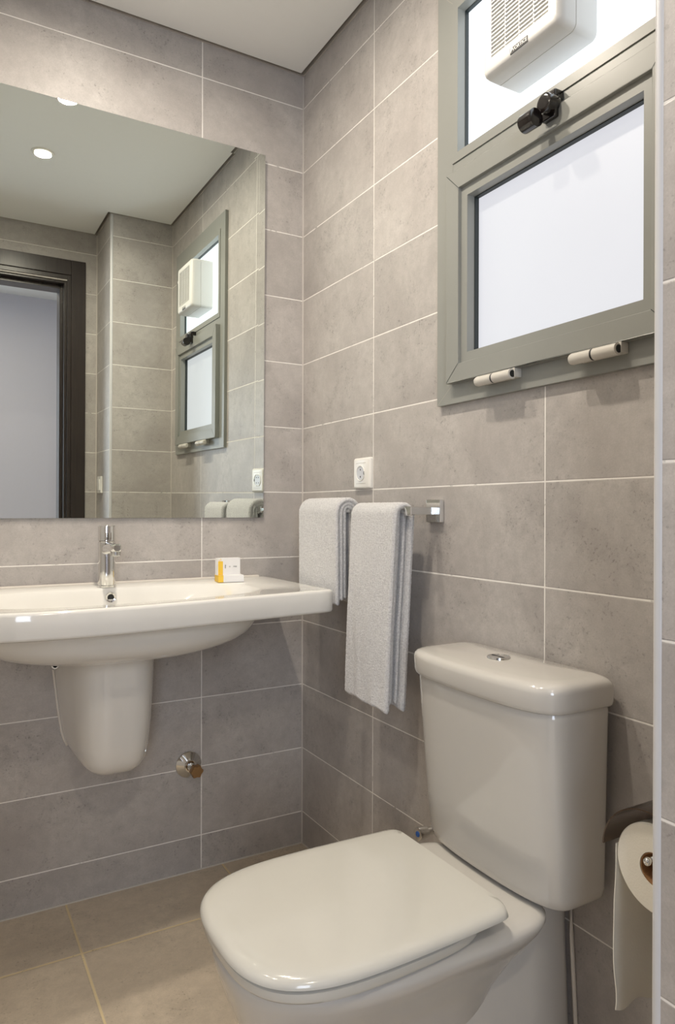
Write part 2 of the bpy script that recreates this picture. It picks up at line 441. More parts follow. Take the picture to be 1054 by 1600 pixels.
# latch on the transom
bm = bmesh.new()
bx(bm, -.040, -.028, -1.068, -1.036, 1.752, 1.802, .003)
bx(bm, -.034, -.012, -1.063, -1.048, 1.790, 1.806, .002)
lathe(bm, [(.010, -.016), (.0165, -.014), (.0180, 0), (.0165, .012), (.008, .013)], (-.040, -1.055, 1.777), 'x', 28)
lt = obj('latch', bm, black_pl, wn, smooth=True, angle=40)
bm = bmesh.new()
lathe(bm, [(.0125, 0.001), (.0160, .001), (.0165, -.001), (.0165, -.026), (.0150, -.028), (.0105, -.028), (.0095, -.018), (.004, -.018)][::-1], (-.064, -1.017, 1.752), 'y', 32)
lathe(bm, [(.010, -.003), (.0165, -.001), (.0165, .002), (.012, .004)], (-.064, -1.046, 1.752), 'y', 32)
obj('latch_knob', bm, black_pl, lt, smooth=True, angle=40)

# ------------------------------------------------------------------ extractor fan in the upper pane
FY0, FY1, FZ0, FZ1, FX = -1.113, -.916, 1.880, 2.082, -.078
fan = thing('extractor_fan', 'white square extractor fan with slatted grille mounted in the upper window pane', 'extractor fan', (-.02, -1.015, 1.88))
def rr(y0, y1, z0, z1, r, x, n=8):
    pts = []
    for cy, cz_, a0 in ((y1-r, z1-r, 0), (y0+r, z1-r, 90), (y0+r, z0+r, 180), (y1-r, z0+r, 270)):
        for k in range(n+1):
            a = R(a0+90*k/n); pts.append(Vector((x, cy+r*math.cos(a), cz_+r*math.sin(a))))
    return pts
bm = bmesh.new()
prof = [(.0155, .0), (-.036, .0), (-.0365, .0012), (-.0375, .0012), (-.038, .0), (-.060, .0005), (-.069, .0018), (-.0745, .0045), (-.0772, .008), (FX, .011)]
loft(bm, [rr(FY0+i, FY1-i, FZ0+i, FZ1-i, max(.010, .012-i*.2), x) for x, i in prof], cap0=True, cap1=False)
# face plate with grille hole
gy0, gy1, gz0, gz1 = -1.088, -.944, 1.911, 2.058
outer = rr(FY0+.011, FY1-.011, FZ0+.011, FZ1-.011, .010, FX)
inner = rr(gy0, gy1, gz0, gz1, .0015, FX); inner2 = rr(gy0, gy1, gz0, gz1, .0015, FX+.012)
loft(bm, [outer, inner, inner2], False, False)
bmesh.ops.remove_doubles(bm, verts=bm.verts[:], dist=1e-5)
hs = obj('housing', bm, fan_pl, fan, smooth=True, angle=35)
bm = bmesh.new(); bx(bm, FX+.013, FX+.020, gy0-.004, gy1+.004, gz0-.004, gz1+.004); obj('grille_recess', bm, fan_in, fan)
for k in range(19):
    z = gz0+.004+k*(gz1-gz0-.005)/18.5
    bm = bmesh.new()
    vs = bx(bm, FX+.0005, FX+.011, gy0-.001, gy1+.001, z-.0013, z+.0013)
    for v in vs: v.co.z += (v.co.x-(FX+.006))*-.35
    obj('slat', bm, fan_pl, fan)
bm = bmesh.new()
for yy in (-1.052, -1.016, -.980): bx(bm, FX+.0015, FX+.012, yy-.0012, yy+.0012, gz0, gz1)
obj('grille_rib', bm, fan_pl, fan)
# badge (reads from left to right towards -y)
def text(body, size, mat, parent, loc, rot, name='lettering', bold=0.0):
    c = bpy.data.curves.new(name, 'FONT'); c.body = body; c.size = size; c.extrude = .0002; c.offset = bold
    c.align_x = 'CENTER'; c.align_y = 'CENTER'; c.materials.append(mat)
    tmp = bpy.data.objects.new(name, c); COL.objects.link(tmp)
    dg = bpy.context.evaluated_depsgraph_get(); me = bpy.data.meshes.new_from_object(tmp.evaluated_get(dg))
    bpy.data.objects.remove(tmp)
    me.transform(Matrix.Translation(loc) @ rot.to_4x4())
    o = bpy.data.objects.new(name, me); COL.objects.link(o); o.parent = parent
    p = parent
    T = Matrix.Identity(4)
    while p: T = Matrix.Translation(p.location) @ T if p.parent is None else T; p = p.parent
    o.matrix_parent_inverse = T.inverted()
    if not me.materials: me.materials.append(mat)
    return o
ROT_X = Matrix(((0, 0, -1), (-1, 0, 0), (0, 1, 0)))    # text facing -x, running towards -y
ROT_Y = Matrix(((1, 0, 0), (0, 0, -1), (0, 1, 0)))     # text facing -y, running towards +x
bm = bmesh.new(); bx(bm, FX-.0006, FX+.001, -1.0395, -.9955, 1.8875, 1.8985)
bdg = obj('badge', bm, ink_m, fan); bdg['label'] = 'dark maker plate with light lettering'
text('VORTICE', .0090, fan_pl, fan, (FX-.0009, -1.0200, 1.8930), ROT_X, bold=.0001)
bm = bmesh.new(); q = [bm.verts.new((FX-.0010, y, z)) for y, z in ((-.9970, 1.8975), (-1.0035, 1.8975), (-.9970, 1.8890))]; bm.faces.new(q)
obj('emblem', bm, fan_pl, fan)
# pull cord nub on the far side seen in the mirror
bm = bmesh.new(); lathe(bm, [(.006, 0), (.009, .003), (.009, .014), (.005, .018)], (FX+.012, FY0-.014, 2.03), 'y', 16)
obj('switch_cap', bm, fan_pl, fan, smooth=True, angle=40)

# ------------------------------------------------------------------ ceiling downlights
def downlight(x, y, label):
    t = thing('ceiling_downlight', label, 'ceiling light', (x, y, 2.4), 'recessed ceiling downlights')
    bm = bmesh.new(); lathe(bm, [(.030, -.001), (.033, -.004), (.040, -.004), (.043, 0), (.043, .004), (.030, .004)], (x, y, 2.4), 'z', 40, cap=False)
    obj('trim_ring', bm, white_pl, t, smooth=True, angle=50)
    bm = bmesh.new(); lathe(bm, [(.0005, 2.3975), (.031, 2.3975)], (x, y, 0), 'z', 40, cap=False); obj('lens', bm, lens_m, t)
    return t
downlight(*LAMP_SPOTS[0], 'round recessed ceiling downlight seen whole in the mirror, the farther one from the mirror')
downlight(*LAMP_SPOTS[1], 'round recessed ceiling downlight nearest the mirror wall, cut off by the mirror top edge')

downlight(*LAMP_SPOTS[2], 'added unseen round recessed downlight over the left part of the room, farther from the mirror')  # left pair added out of view to brighten the room
downlight(*LAMP_SPOTS[3], 'added unseen round recessed downlight over the left part of the room, nearer the mirror')

# ------------------------------------------------------------------ mirror
bm = bmesh.new()
def my(x, z): return -.0078-.00995*(z-1.1)-.0021*(x+.3)
xa, xb, za, zb, bw, lift = -1.08, -.1375, 1.0225, 2.1145, .020, .020*math.tan(R(.52))
def mv(x, z, l=0): return bm.verts.new((x, my(x, z)-l, z))
inn = [mv(xa+bw, za+bw), mv(xb-bw, za+bw), mv(xb-bw, zb-bw), mv(xa+bw, zb-bw)]
out = [mv(xa, za, lift), mv(xb, za, lift), mv(xb, zb, lift), mv(xa, zb, lift)]
bk = [bm.verts.new((v.co.x, min(-.001, v.co.y+.005), v.co.z)) for v in out]
bm.faces.new(inn)
for i in range(4):
    j = (i+1) % 4
    bm.faces.new((out[i], out[j], inn[j], inn[i])); f = bm.faces.new((out[i], out[j], bk[j], bk[i])); f.material_index = 1
f = bm.faces.new(bk[::-1]); f.material_index = 1
edge_m = simple('mirror_edge', (.10, .13, .11), .25)
tag(obj('wall_mirror', bm, [mirror_m, edge_m]), 'wide wall mirror hanging above the washbasin', 'mirror')

# ------------------------------------------------------------------ washbasin
bs = thing('washbasin', 'wide white ceramic washbasin with a thick slab rim on the mirror wall', 'washbasin', (-.61, -.01, .8438))
XR, XL = -.1215, -1.105
fpts = [(-1.105, -.425), (-.892, -.474), (-.779, -.489), (-.653, -.487), (-.511, -.470), (-.348, -.446), (-.1215, -.4175)]
def yfront(x):
    for (x0, y0), (x1, y1) in zip(fpts, fpts[1:]):
        if x <= x1: break
    i = [p[0] for p in fpts].index(x0)
    p = [fpts[max(i-1, 0)], fpts[i], fpts[i+1], fpts[min(i+2, len(fpts)-1)]]
    t = min(max((x-x0)/(x1-x0), 0), 1); a, b, c, d = [q[1] for q in p]
    return .5*((2*b)+(-a+c)*t+(2*a-5*b+4*c-d)*t*t+(-a+3*b-3*c+d)*t**3)
N = 256; SQ = sq(N); ZT = .8438
def slab(z, inset, n=60):
    out = []
    for u, v in SQ:
        a, b = sup(u, v, n)
        x0, x1 = XL+inset, XR-inset; x = (x0+x1)/2+a*(x1-x0)/2
        yb = -.0015-inset*.3; yf = yfront(min(max(x, XL), XR))+inset
        y = (yb+yf)/2-b*(yb-yf)/2*-1
        y = (yb+yf)/2+b*(yb-yf)/2
        out.append(Vector((x, y, z)))
    return out
def oval(z, x0, x1, yb, yf, n, bow=0):
    out = []
    for u, v in SQ:
        a, b = sup(u, v, n); x = (x0+x1)/2+a*(x1-x0)/2
        y = (yb+yf)/2+b*(yb-yf)/2
        if bow and b < 0: y += (yfront(min(max(x, XL), XR))-yfront(x1))*bow*(-b)
        out.append(Vector((x, y, z)))
    return out
rings = []
for s in (.04, .25, .45, .62, .76, .86, .93, .97, .99, 1.0):
    z = .790-.100*(1-s**3)**.42
    cx, hx = -.61, .345*s; yb, yf = -.02-.12*(1-s), -.405+.14*(1-s)
    rings.append(oval(z, cx-hx, cx+hx, yb, yf, 2.6))
rings += [slab(.7865, .012), slab(.7858, .006), slab(.7885, .0015), slab(.793, 0), slab(.836, 0), slab(.8405, .0012), slab(.8430, .004), slab(.8438, .008),
          slab(.8436, .014)]
BI = (-.955, -.268)
rings += [oval(.8430, BI[0], BI[1], -.098, -.385, 3.6, .9), oval(.8405, BI[0]+.004, BI[1]-.005, -.101, -.381, 3.6, .9), oval(.835, BI[0]+.012, BI[1]-.018, -.104, -.374, 3.4, .9),
          oval(.822, BI[0]+.035, BI[1]-.045, -.109, -.362, 3.2, .8), oval(.80, BI[0]+.07, BI[1]-.09, -.116, -.348, 3.0, .7),
          oval(.775, BI[0]+.11, BI[1]-.14, -.126, -.330, 2.8, .6), oval(.755, BI[0]+.16, BI[1]-.20, -.145, -.30, 2.5, .4), oval(.744, -.70, -.52, -.18, -.27, 2.2), oval(.742, -.64, -.58, -.205, -.245, 2.0)]
bm = bmesh.new(); loft(bm, rings)
obj('basin_bowl', bm, ceramic2, bs, smooth=True, angle=50)
bm = bmesh.new(); bx(bm, XL+.012, XR-.03, -.012, -.001, .842, .8495, .003)
obj('back_seal', bm, silic, bs, smooth=True, angle=40)
bm = bmesh.new(); lathe(bm, [(.0085, .002), (.0085, 0), (.0125, -.001), (.0135, .001), (.0135, .004)][::-1], (-.609, -.1135, .8195), 'y', 32, cap=False)
ov = obj('overflow_ring', bm, chrome, bs, smooth=True, angle=50)
bm = bmesh.new(); lathe(bm, [(.0003, .0022), (.0105, .0022)], (-.609, -.1135, .8195), 'y', 24, cap=False); obj('overflow_hole', bm, dark_hole, ov)
bm = bmesh.new(); lathe(bm, [(.0003, .746), (.030, .746), (.032, .744), (.032, .740)], (-.61, -.225, 0), 'z', 32); obj('drain_cover', bm, chrome, bs, smooth=True, angle=50)

# half pedestal
pd = thing('half_pedestal', 'white ceramic half pedestal hung on the tiles under the washbasin', 'pedestal', (-.61, -.001, .39))
def psec(z, wb, wf, d, n=3.4):
    out = []
    for u, v in sq(96):
        a, b = sup(u, v, n if v < 0 else 40)
        y = -.001-d*(1-b)/2
        t = (1-b)/2; t = t*t*(3-2*t)*.35+t*.65
        hw = wb+(wf-wb)*t
        out.append(Vector((-.609+a*hw, y, z)))
    return out
bm = bmesh.new()
S_ = [(.388, .030, .030, .12), (.390, .072, .052, .175), (.396, .080, .062, .198), (.408, .087, .070, .212), (.428, .094, .0755, .223), (.46, .101, .079, .232), (.52, .110, .082, .240), (.60, .119, .084, .246), (.66, .125, .085, .248), (.70, .126, .085, .249), (.712, .126, .085, .249)]
rs = []
for k, (z, wb, wf, d) in enumerate(S_):
    ring = psec(z, wb, wf, d)
    # the wall end is higher than the front end at the bottom
    for p in ring:
        if z < .46: p.z += max(0, (.46-z))*.25*(1+p.y/d if d else 0)*1.0
    rs.append(ring)
loft(bm, rs); obj('pedestal_shell', bm, ceramic3, pd, smooth=True, angle=60)
bm = bmesh.new()
tube(bm, [(-.609-wb-.001, -.002, z+max(0, (.46-z))*.25) for z, wb, wf, d in S_[3:]], .0032, 8)
obj('wall_seal', bm, silic, pd, smooth=True)
bm = bmesh.new()
lathe(bm, [(.009, .0), (.012, .004), (.012, .022), (.006, .026)], (-.735, -.060, .648), 'y', 20); lathe(bm, [(.006, 0), (.006, .06)], (-.735, -.060, .648), 'y', 12)
obj('fixing_bolt', bm, chrome, pd, smooth=True, angle=40)

# ------------------------------------------------------------------ basin faucet
TX, TY = -.6115, -.075
fc = thing('basin_faucet', 'chrome single-lever basin faucet standing on the washbasin deck', 'faucet', (TX, TY, ZT))
bm = bmesh.new()
lathe(bm, [(.0245, 0), (.0245, .004), (.022, .006), (.0218, .117), (.0205, .1185)], (TX, TY, ZT), 'z', 48)
obj('body', bm, chrome, fc, smooth=True, angle=40)
bm = bmesh.new()
lathe(bm, [(.0205, .1195), (.0222, .1205), (.0222, .158), (.0208, .1598), (.004, .1600)], (TX, TY, ZT), 'z', 48)
obj('handle_cap', bm, chrome, fc, smooth=True, angle=40)
bm = bmesh.new()
bx(bm, TX-.007, TX+.007, TY-.030, TY-.018, ZT+.122, ZT+.142, .002)
lv = obj('lever', bm, chrome, fc, smooth=True, angle=40)
bm = bmesh.new()
rg = []
for y, zc, hw, hh in ((TY-.010, .100, .016, .016), (TY-.06, .104, .0155, .013), (TY-.10, .106, .015, .011), (TY-.118, .1065, .0125, .010), (TY-.124, .1065, .008, .007)):
    rg.append([Vector((TX+sup(u, v, 3)[0]*hw, y, ZT+zc+sup(u, v, 3)[1]*hh)) for u, v in sq(32)])
loft(bm, rg)
obj('spout', bm, chrome, fc, smooth=True, angle=50)
bm = bmesh.new()
lathe(bm, [(.0125, .100), (.0125, .088), (.011, .086), (.010, .0875), (.0005, .0875)], (TX, TY-.105, ZT), 'z', 28)
obj('aerator', bm, chrome_s, fc, smooth=True, angle=40)

# ------------------------------------------------------------------ soap boxes
def rotbox(bm, c, sx, sy, sz, rz, bev=.0006, mi=0):
    vs = bx(bm, -sx/2, sx/2, -sy/2, sy/2, 0, sz, 0, mi=mi)
    m = Matrix.Translation(c) @ Matrix.Rotation(rz, 4, 'Z')
    for v in vs: v.co = m @ v.co
b1 = thing('soap_box', 'small white and yellow soap box lying flat on the washbasin', 'soap box', (-.283, -.105, ZT+.0006), 'white and yellow soap boxes')
bm = bmesh.new(); c1 = Vector((-.283, -.103, ZT+.0008)); rotbox(bm, c1, .072, .048, .0185, R(-8)); obj('carton', bm, card_w, b1)
bm = bmesh.new()
m = Matrix.Translation(c1) @ Matrix.Rotation(R(-8), 4, 'Z')
vs = bx(bm, -.0362, -.022, -.0245, .0242, -.0001, .0188)
for v in vs: v.co = m @ v.co
obj('yellow_band', bm, card_y, b1)
b2 = thing('soap_box', 'small white and yellow soap box standing upright on top of the flat one', 'soap box', (-.287, -.100, ZT+.0195), 'white and yellow soap boxes')
c2 = Vector((-.2865, -.100, ZT+.0195)); m = Matrix.Translation(c2) @ Matrix.Rotation(R(2), 4, 'Z')
bm = bmesh.new(); rotbox(bm, c2, .067, .019, .047, R(2)); obj('carton', bm, card_w, b2)
bm = bmesh.new()
vs = bx(bm, -.0325, -.0185, -.0098, .0090, .0005, .0385); vs += bx(bm, -.0300, -.0285, -.0098, -.009, .0385, .044); vs += bx(bm, -.0255, -.0240, -.0098, -.009, .0385, .046)
for v in vs: v.co = m @ v.co
obj('yellow_band', bm, card_y, b2)
o = text('soap', .0055, ink_m, b2, c2+Vector((.018, -.0101, .0235)), ROT_Y)
o = text('o', .007, chrome_s, b2, c2+Vector((.0020, -.0101, .0235)), ROT_Y, 'emblem')
text('soap', .0055, ink_m, b2, c2+Vector((-.0115, -.0101, .0235)), ROT_Y @ Matrix.Rotation(R(90), 3, 'Z'))

# ------------------------------------------------------------------ capped water outlet on the back wall
vx, vz = -.3673, .3120
cv = thing('water_outlet', 'round chrome rosette with a capped brown brass stub low on the back wall', 'water outlet', (vx, 0, vz))
bm = bmesh.new(); lathe(bm, [(.0385, -.0005), (.0385, -.003), (.036, -.006), (.018, -.017), (.0165, -.020), (.010, -.021)], (vx, 0, vz), 'y', 48)
obj('rosette', bm, chrome, cv, smooth=True, angle=40)
bm = bmesh.new(); tube(bm, [(vx+.003, -.015, vz-.002), (vx+.006, -.045, vz-.004)], .0115, 20); obj('stub_pipe', bm, chrome_s, cv, smooth=True, angle=50)
bm = bmesh.new()
rings = []
for y, r in ((-.038, .012), (-.041, .0165), (-.056, .0175), (-.060, .0155), (-.061, .006)):
    rings.append([Vector((vx+.007+(r+.0016*math.cos(6*a))*math.cos(a), y, vz-.005+(r+.0016*math.cos(6*a))*math.sin(a))) for a in [2*PI*k/48 for k in range(48)]])
loft(bm, rings); o = obj('end_cap', bm, brass_m, cv, smooth=True, angle=40); o['label'] = 'brown tarnished brass cap'

# ------------------------------------------------------------------ wall socket and light switch
so = thing('wall_socket', 'square white wall power socket above the towel rail', 'power socket', (0, -.366, 1.144))
bm = bmesh.new()
cy_, cz_ = -.366, 1.144
prof = [(-.0005, 0), (-.006, 0), (-.0095, .0025), (-.0105, .0055)]
loft(bm, [rr(cy_-.0615+.021-.001+i, cy_+.0615-.021+.001-i, cz_-.0415+i, cz_+.0415-i, .004, x, 4) for x, i in prof], True, True)
obj('cover_plate', bm, white_pl, so, smooth=True, angle=35)
bm = bmesh.new()
lathe(bm, [(.0215, -.0100), (.0205, -.0125), (.0195, -.0125), (.0185, -.0100)], (0, cy_+.004, cz_), 'x', 40, cap=False)
obj('socket_rim', bm, white_pl, so, smooth=True, angle=50)
bm = bmesh.new(); lathe(bm, [(.0003, -.0109), (.0190, -.0109)], (0, cy_+.004, cz_), 'x', 40, cap=False)
sw = obj('socket_well', bm, switch_in, so)
bm = bmesh.new()
for z in (-.0095, .0095): lathe(bm, [(.0003, -.0113), (.0024, -.0113)], (0, cy_+.004, cz_+z), 'x', 16, cap=False)
bx(bm, -.0125, -.0105, cy_-.0165, cy_-.0135, cz_-.004, cz_+.004)
obj('socket_contact', bm, dark_hole, sw)
for z in (-.0275, .0275):
    bm = bmesh.new(); bx(bm, -.0109, -.0104, cy_-.022, cy_+.026, cz_+z-.0004, cz_+z+.0004)
    obj('plate_groove', bm, gap_m, so)

ls = thing('light_switch', 'white light switch on the narrow tiled boxing face, seen in the mirror', 'light switch', (BX, -1.655, 1.135))
box('switch_plate', BX-.010, BX-.0005, -1.697, -1.613, 1.094, 1.177, white_pl, ls, .002)
box('rocker', BX-.015, BX-.009, -1.680, -1.630, 1.108, 1.163, white_pl, ls, .002)

# ------------------------------------------------------------------ towel rail
RX, RZ = -.070, 1.0435
tr = thing('towel_rail', 'square chrome towel rail on the window wall under the socket', 'towel rail', (0, -.40, RZ))
box('rail_bar', RX-.0045, RX+.0045, -.684, -.138, RZ-.0045, RZ+.0045, chrome, tr, .001)
for y0, y1 in ((-.706, -.654), (-.200, -.148)):
    ym = (y0+y1)/2
    box('wall_plate', -.012, -.0005, y0, y1, RZ-.026, RZ+.026, chrome, tr, .0015)
    box('arm', RX-.008, -.011, ym-.009, ym+.009, RZ-.0085, RZ+.0085, chrome_s, tr, .001)
    box('arm_tip', RX-.013, RX-.0085, ym-.011, ym+.011, RZ-.0105, RZ+.0105, chrome, tr, .001)

# ------------------------------------------------------------------ towels
def towel_shell(bm, xf, xb, zf, zb, y0, y1, th, seed, tilt=0.0, flare=0.0, zt=None, wav=.004, fuzz=.0007, topz=.012, step=.0023, bulge=0, lean=0, ylean=0):
    """closed inverted-U towel over the rail; y0 is the end nearest the camera. tilt: extra drop of the hem per metre of y"""
    zt = zt if zt else RZ+topz
    r = (xb-xf)/2; xc = (xb+xf)/2
    path = []
    L1 = zt-r-zf; n1 = int(L1/step)
    for i in range(n1): path.append((xf, zf+L1*i/n1, 0, 1-i/n1))
    na = max(8, int(PI*r/step))
    for i in range(na+1):
        a = PI-PI*i/na; path.append((xc+r*math.cos(a), zt-r+r*math.sin(a), 0, 0))
    L2 = zt-r-zb; n2 = int(L2/step)
    for i in range(1, n2+1): path.append((xb, zt-r-L2*i/n2, 1, i/n2))
    m = len(path); W = y1-y0; ny = int(W/step)
    loops = []
    for j in range(ny+1):
        fy = j/ny; y = y0+W*fy
        e = min(fy, 1-fy)*W; k = min(1, e/(th*.5)); k = math.sqrt(max(0, 1-(1-k)**2))
        hw = th/2*max(k, .12)
        oo, ii = [], []
        for i, (x, z, side, down) in enumerate(path):
            p0 = path[max(i-1, 0)]; p1 = path[min(i+1, m-1)]
            t = Vector((p1[0]-p0[0], 0, p1[1]-p0[1])).normalized(); nn = Vector((-t.z, 0, t.x))
            ends = min(i, m-1-i)*step; ke = min(1, ends/(th*.5)); ke = math.sqrt(max(0, 1-(1-ke)**2)); h = hw*max(ke, .15)
            dy = flare*down*(fy-.5)*2*(-1 if 0 else 1)
            wv = wav*noise.noise(Vector((seed, y*14, z*3)))*(.25+down)+wav*.5*noise.noise(Vector((seed+5, y*38, z*6)))*(.2+down)
            wv += bulge*math.sin(PI*fy)*down
            zz = z+tilt*down*(fy-.5)*W+.006*down*noise.noise(Vector((seed+9, y*22, 0)))
            c = Vector((x-lean*down+(-wv if side == 0 else -wv*.6), y+dy+ylean*down*(1-fy), zz))
            oo.append(c+nn*h); ii.append(c-nn*h)
        ring = oo+ii[::-1]
        loops.append(ring)
    vl = []
    for ring in loops:
        row = []
        for p in ring:
            f = fuzz*(noise.noise(p*420)+.8*noise.noise(p*900+Vector((3, 1, 7))))
            q = p+Vector((f*1.2, f*.6*noise.noise(p*500), f*.8)) if 0 else p
            row.append(bm.verts.new(q))
        vl.append(row)
    n = len(vl[0])
    for a, b in zip(vl, vl[1:]):
        for i in range(n): bm.faces.new((a[i], a[(i+1) % n], b[(i+1) % n], b[i]))
    bm.faces.new(vl[0][::-1]); bm.faces.new(vl[-1])
    bmesh.ops.recalc_face_normals(bm, faces=bm.faces[:])
    bm.normal_update()
    for v in bm.verts:
        p = v.co
        f = fuzz*(noise.noise(p*230)+.9*noise.noise(p*430+Vector((3, 1, 7))))
        v.co = p+v.normal*f
t1 = thing('hand_towel', 'thick folded white towel on the rail next to the wall corner, the shorter one', 'towel', (RX, -.29, RZ), 'white towels on the rail')
for k, (xf, xb, zb, th) in enumerate(((-.103, -.036, .800, .0135), (-.0905, -.0485, .812, .0115), (-.0795, -.0600, .816, .0100))):
    bm = bmesh.new(); towel_shell(bm, xf, xb, zb, zb, -.402+k*.0015, -.188-k*.002, th, 3.1, tilt=.0, topz=(.024, .0135, .0070)[k]+.004, wav=.003)
    obj(('outer_fold', 'middle_fold', 'inner_fold')[k], bm, terry, t1, smooth=True)
t2 = thing('bath_towel', 'long white towel hanging in the middle of the rail, beside the toilet tank', 'towel', (RX, -.56, RZ), 'white towels on the rail')
bm = bmesh.new(); towel_shell(bm, -.096, -.050, .590, .590, -.656, -.464, .015, 21.7, tilt=.07, topz=.0125, wav=.007, bulge=.004, lean=.018, ylean=.012)
obj('towel_cloth', bm, terry, t2, smooth=True)
bm = bmesh.new(); towel_shell(bm, -.0815, -.0635, .606, .606, -.645, -.472, .010, 21.7, tilt=.07, topz=.0065, wav=.007, lean=.018, ylean=.012)
obj('towel_inner_fold', bm, terry, t2, smooth=True)

# ------------------------------------------------------------------ toilet
CY = -.984
to = thing('toilet', 'white close-coupled ceramic toilet with closed lid and dual flush button under the window', 'toilet', (-.35, CY, 0))
def dshape(z, xf, xb, hw, nf=2.7, nb=9, N=128, hwb=None, yo=0):
    """plan outline: xf = front tip (room side), xb = back; hw = half width"""
    out = []; xm = xf+(xb-xf)*.50
    for u, v in sq(N):
        n = nf if u < 0 else nb
        a, b = sup(u, v, n)
        if a < 0: x = xm+a*(xm-xf)
        else: x = xm+a*(xb-xm)
        h = hw
        if hwb is not None and a > 0: h = hw+(hwb-hw)*a**1.5
        out.append(Vector((x, CY+yo+b*h, z)))
    return out
bm = bmesh.new()
UB = [(.10, -.50, -.22, .07), (.16, -.55, -.21, .088), (.20, -.575, -.20, .098), (.255, -.600, -.175, .112), (.300, -.616, -.145, .132), (.330, -.626, -.118, .150), (.350, -.632, -.104, .162), (.366, -.635, -.098, .169), (.3735, -.634, -.098, .168), (.379, -.629, -.102, .161), (.382, -.619, -.109, .150), (.3828, -.605, -.116, .140)]
loft(bm, [dshape(z, xf, xb, hw, 2.5, 6) for z, xf, xb, hw in UB])
loft(bm, [dshape(z, xf, xb, hw, 3, 12) for z, xf, xb, hw in ((0, -.47, -.002, .110), (.02, -.468, -.002, .108), (.12, -.455, -.002, .103), (.22, -.46, -.002, .098), (.30, -.48, -.002, .094), (.345, -.48, -.002, .092), (.36, -.47, -.01, .088))])
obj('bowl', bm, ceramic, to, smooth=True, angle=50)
bm = bmesh.new()
loft(bm, [dshape(z, -.648+i, -.240-i*.5, .179-i, 3.0, 6, hwb=.168-i) for z, i in ((.3845, .016), (.3855, .010), (.390, .0075), (.400, .008), (.4025, .012))])
obj('seat', bm, plastic_seat, to, smooth=True, angle=50)
bm = bmesh.new()
def lidr(z, i, e=0): return dshape(z+.0025, -.6445+i, -.2155+e, .1752-i, 3.1, 30, hwb=.1665-i)
loft(bm, [lidr(.4035, .008), lidr(.4035, .003), lidr(.4055, .0), lidr(.4095, .0005), lidr(.4145, .004), lidr(.4180, .010), lidr(.4200, .019), lidr(.4208, .035, -.010), lidr(.4212, .09, -.05)])
obj('seat_lid', bm, plastic_seat, to, smooth=True, angle=60)
for s in (-1, 1):
    bm = bmesh.new(); lathe(bm, [(.010, 0), (.010, .018), (.008, .020)], (-.222, CY+s*.075, .382), 'z', 20)
    obj('seat_hinge', bm, chrome_s, to, smooth=True, angle=50)
# cistern
def tank(z, xf, hw, xb=-.014, n=4.4, crown=.010):
    out = []
    for u, v in sq(160):
        a, b = sup(u, v, n if u < 0 else 14)
        x = (xf+xb)/2+a*(xb-xf)/2
        if a < 0: x += crown*(b*b)*(-a)
        out.append(Vector((x, TCY+b*hw, z)))
    return out
TCY = -.989
bm = bmesh.new()
TK = [(.384, -.100, .120), (.3845, -.125, .152), (.388, -.138, .168), (.394, -.145, .175), (.41, -.1490, .179), (.48, -.156, .181), (.56, -.163, .183), (.64, -.170, .185), (.70, -.1745, .1865), (.712, -.175, .187), (.718, -.173, .185)]
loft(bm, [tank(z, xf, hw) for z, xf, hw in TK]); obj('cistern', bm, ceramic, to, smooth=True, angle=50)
bm = bmesh.new()
LD = [(.7185, -.175, .187), (.7195, -.180, .190), (.722, -.183, .192), (.728, -.1845, .1935), (.752, -.186, .194), (.759, -.1845, .1925), (.7640, -.180, .188), (.7670, -.172, .180), (.7690, -.155, .165)]
rs = [tank(z, xf, hw, -.008 if k < 5 else -.008-(k-4)*.004) for k, (z, xf, hw) in enumerate(LD)]
rs.append([Vector((-.095+(p.x+.095)*.5, TCY+(p.y-TCY)*.5, .7712)) for p in rs[-1]])
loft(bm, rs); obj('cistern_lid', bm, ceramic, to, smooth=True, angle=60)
bm = bmesh.new()
lathe(bm, [(.0215, .770), (.0215, .7735), (.0205, .775), (.0180, .775), (.0175, .7742), (.0005, .7746)], (-.092, CY, 0), 'z', 48)
fb = obj('flush_button', bm, chrome, to, smooth=True, angle=40)
bm = bmesh.new(); bx(bm, -.0932, -.0924, CY-.0172, CY+.0172, .7743, .7752)
obj('button_split', bm, dark_hole, fb)
bm = bmesh.new()
tube(bm, [(-.004, CY-.092, .36), (-.004, CY-.096, .28), (-.004, CY-.102, .18), (-.004, CY-.110, .06), (-.004, CY-.114, 0)], .004, 8)
obj('wall_seal', bm, silic, to, smooth=True)

# angle valve behind the toilet
av = thing('angle_valve', 'small chrome angle valve with a blue dot, tucked between toilet tank and wall', 'valve', (0, -.70, .32))
bm = bmesh.new(); lathe(bm, [(.022, -.0005), (.022, -.003), (.012, -.010), (.008, -.012)], (0, -.715, .332), 'x', 28); lathe(bm, [(.009, -.01), (.009, -.07)], (0, -.715, .332), 'x', 20)
obj('valve_body', bm, chrome, av, smooth=True, angle=40)
bm = bmesh.new()
rings = []
for x, r in ((-.052, .008), (-.054, .0125), (-.072, .0145), (-.078, .014), (-.0785, .004)):
    rings.append([Vector((x, -.715+(r+.001*math.cos(4*a))*math.cos(a), .332+(r+.001*math.cos(4*a))*math.sin(a))) for a in [2*PI*k/32 for k in range(32)]])
loft(bm, rings); kn = obj('valve_knob', bm, chrome, av, smooth=True, angle=40)
bm = bmesh.new(); lathe(bm, [(.0003, -.0795), (.006, -.0795), (.0065, -.078)], (0, -.715, .332), 'x', 20, cap=False); o = obj('knob_dot', bm, blue_m, kn); o['label'] = 'blue cold water dot'

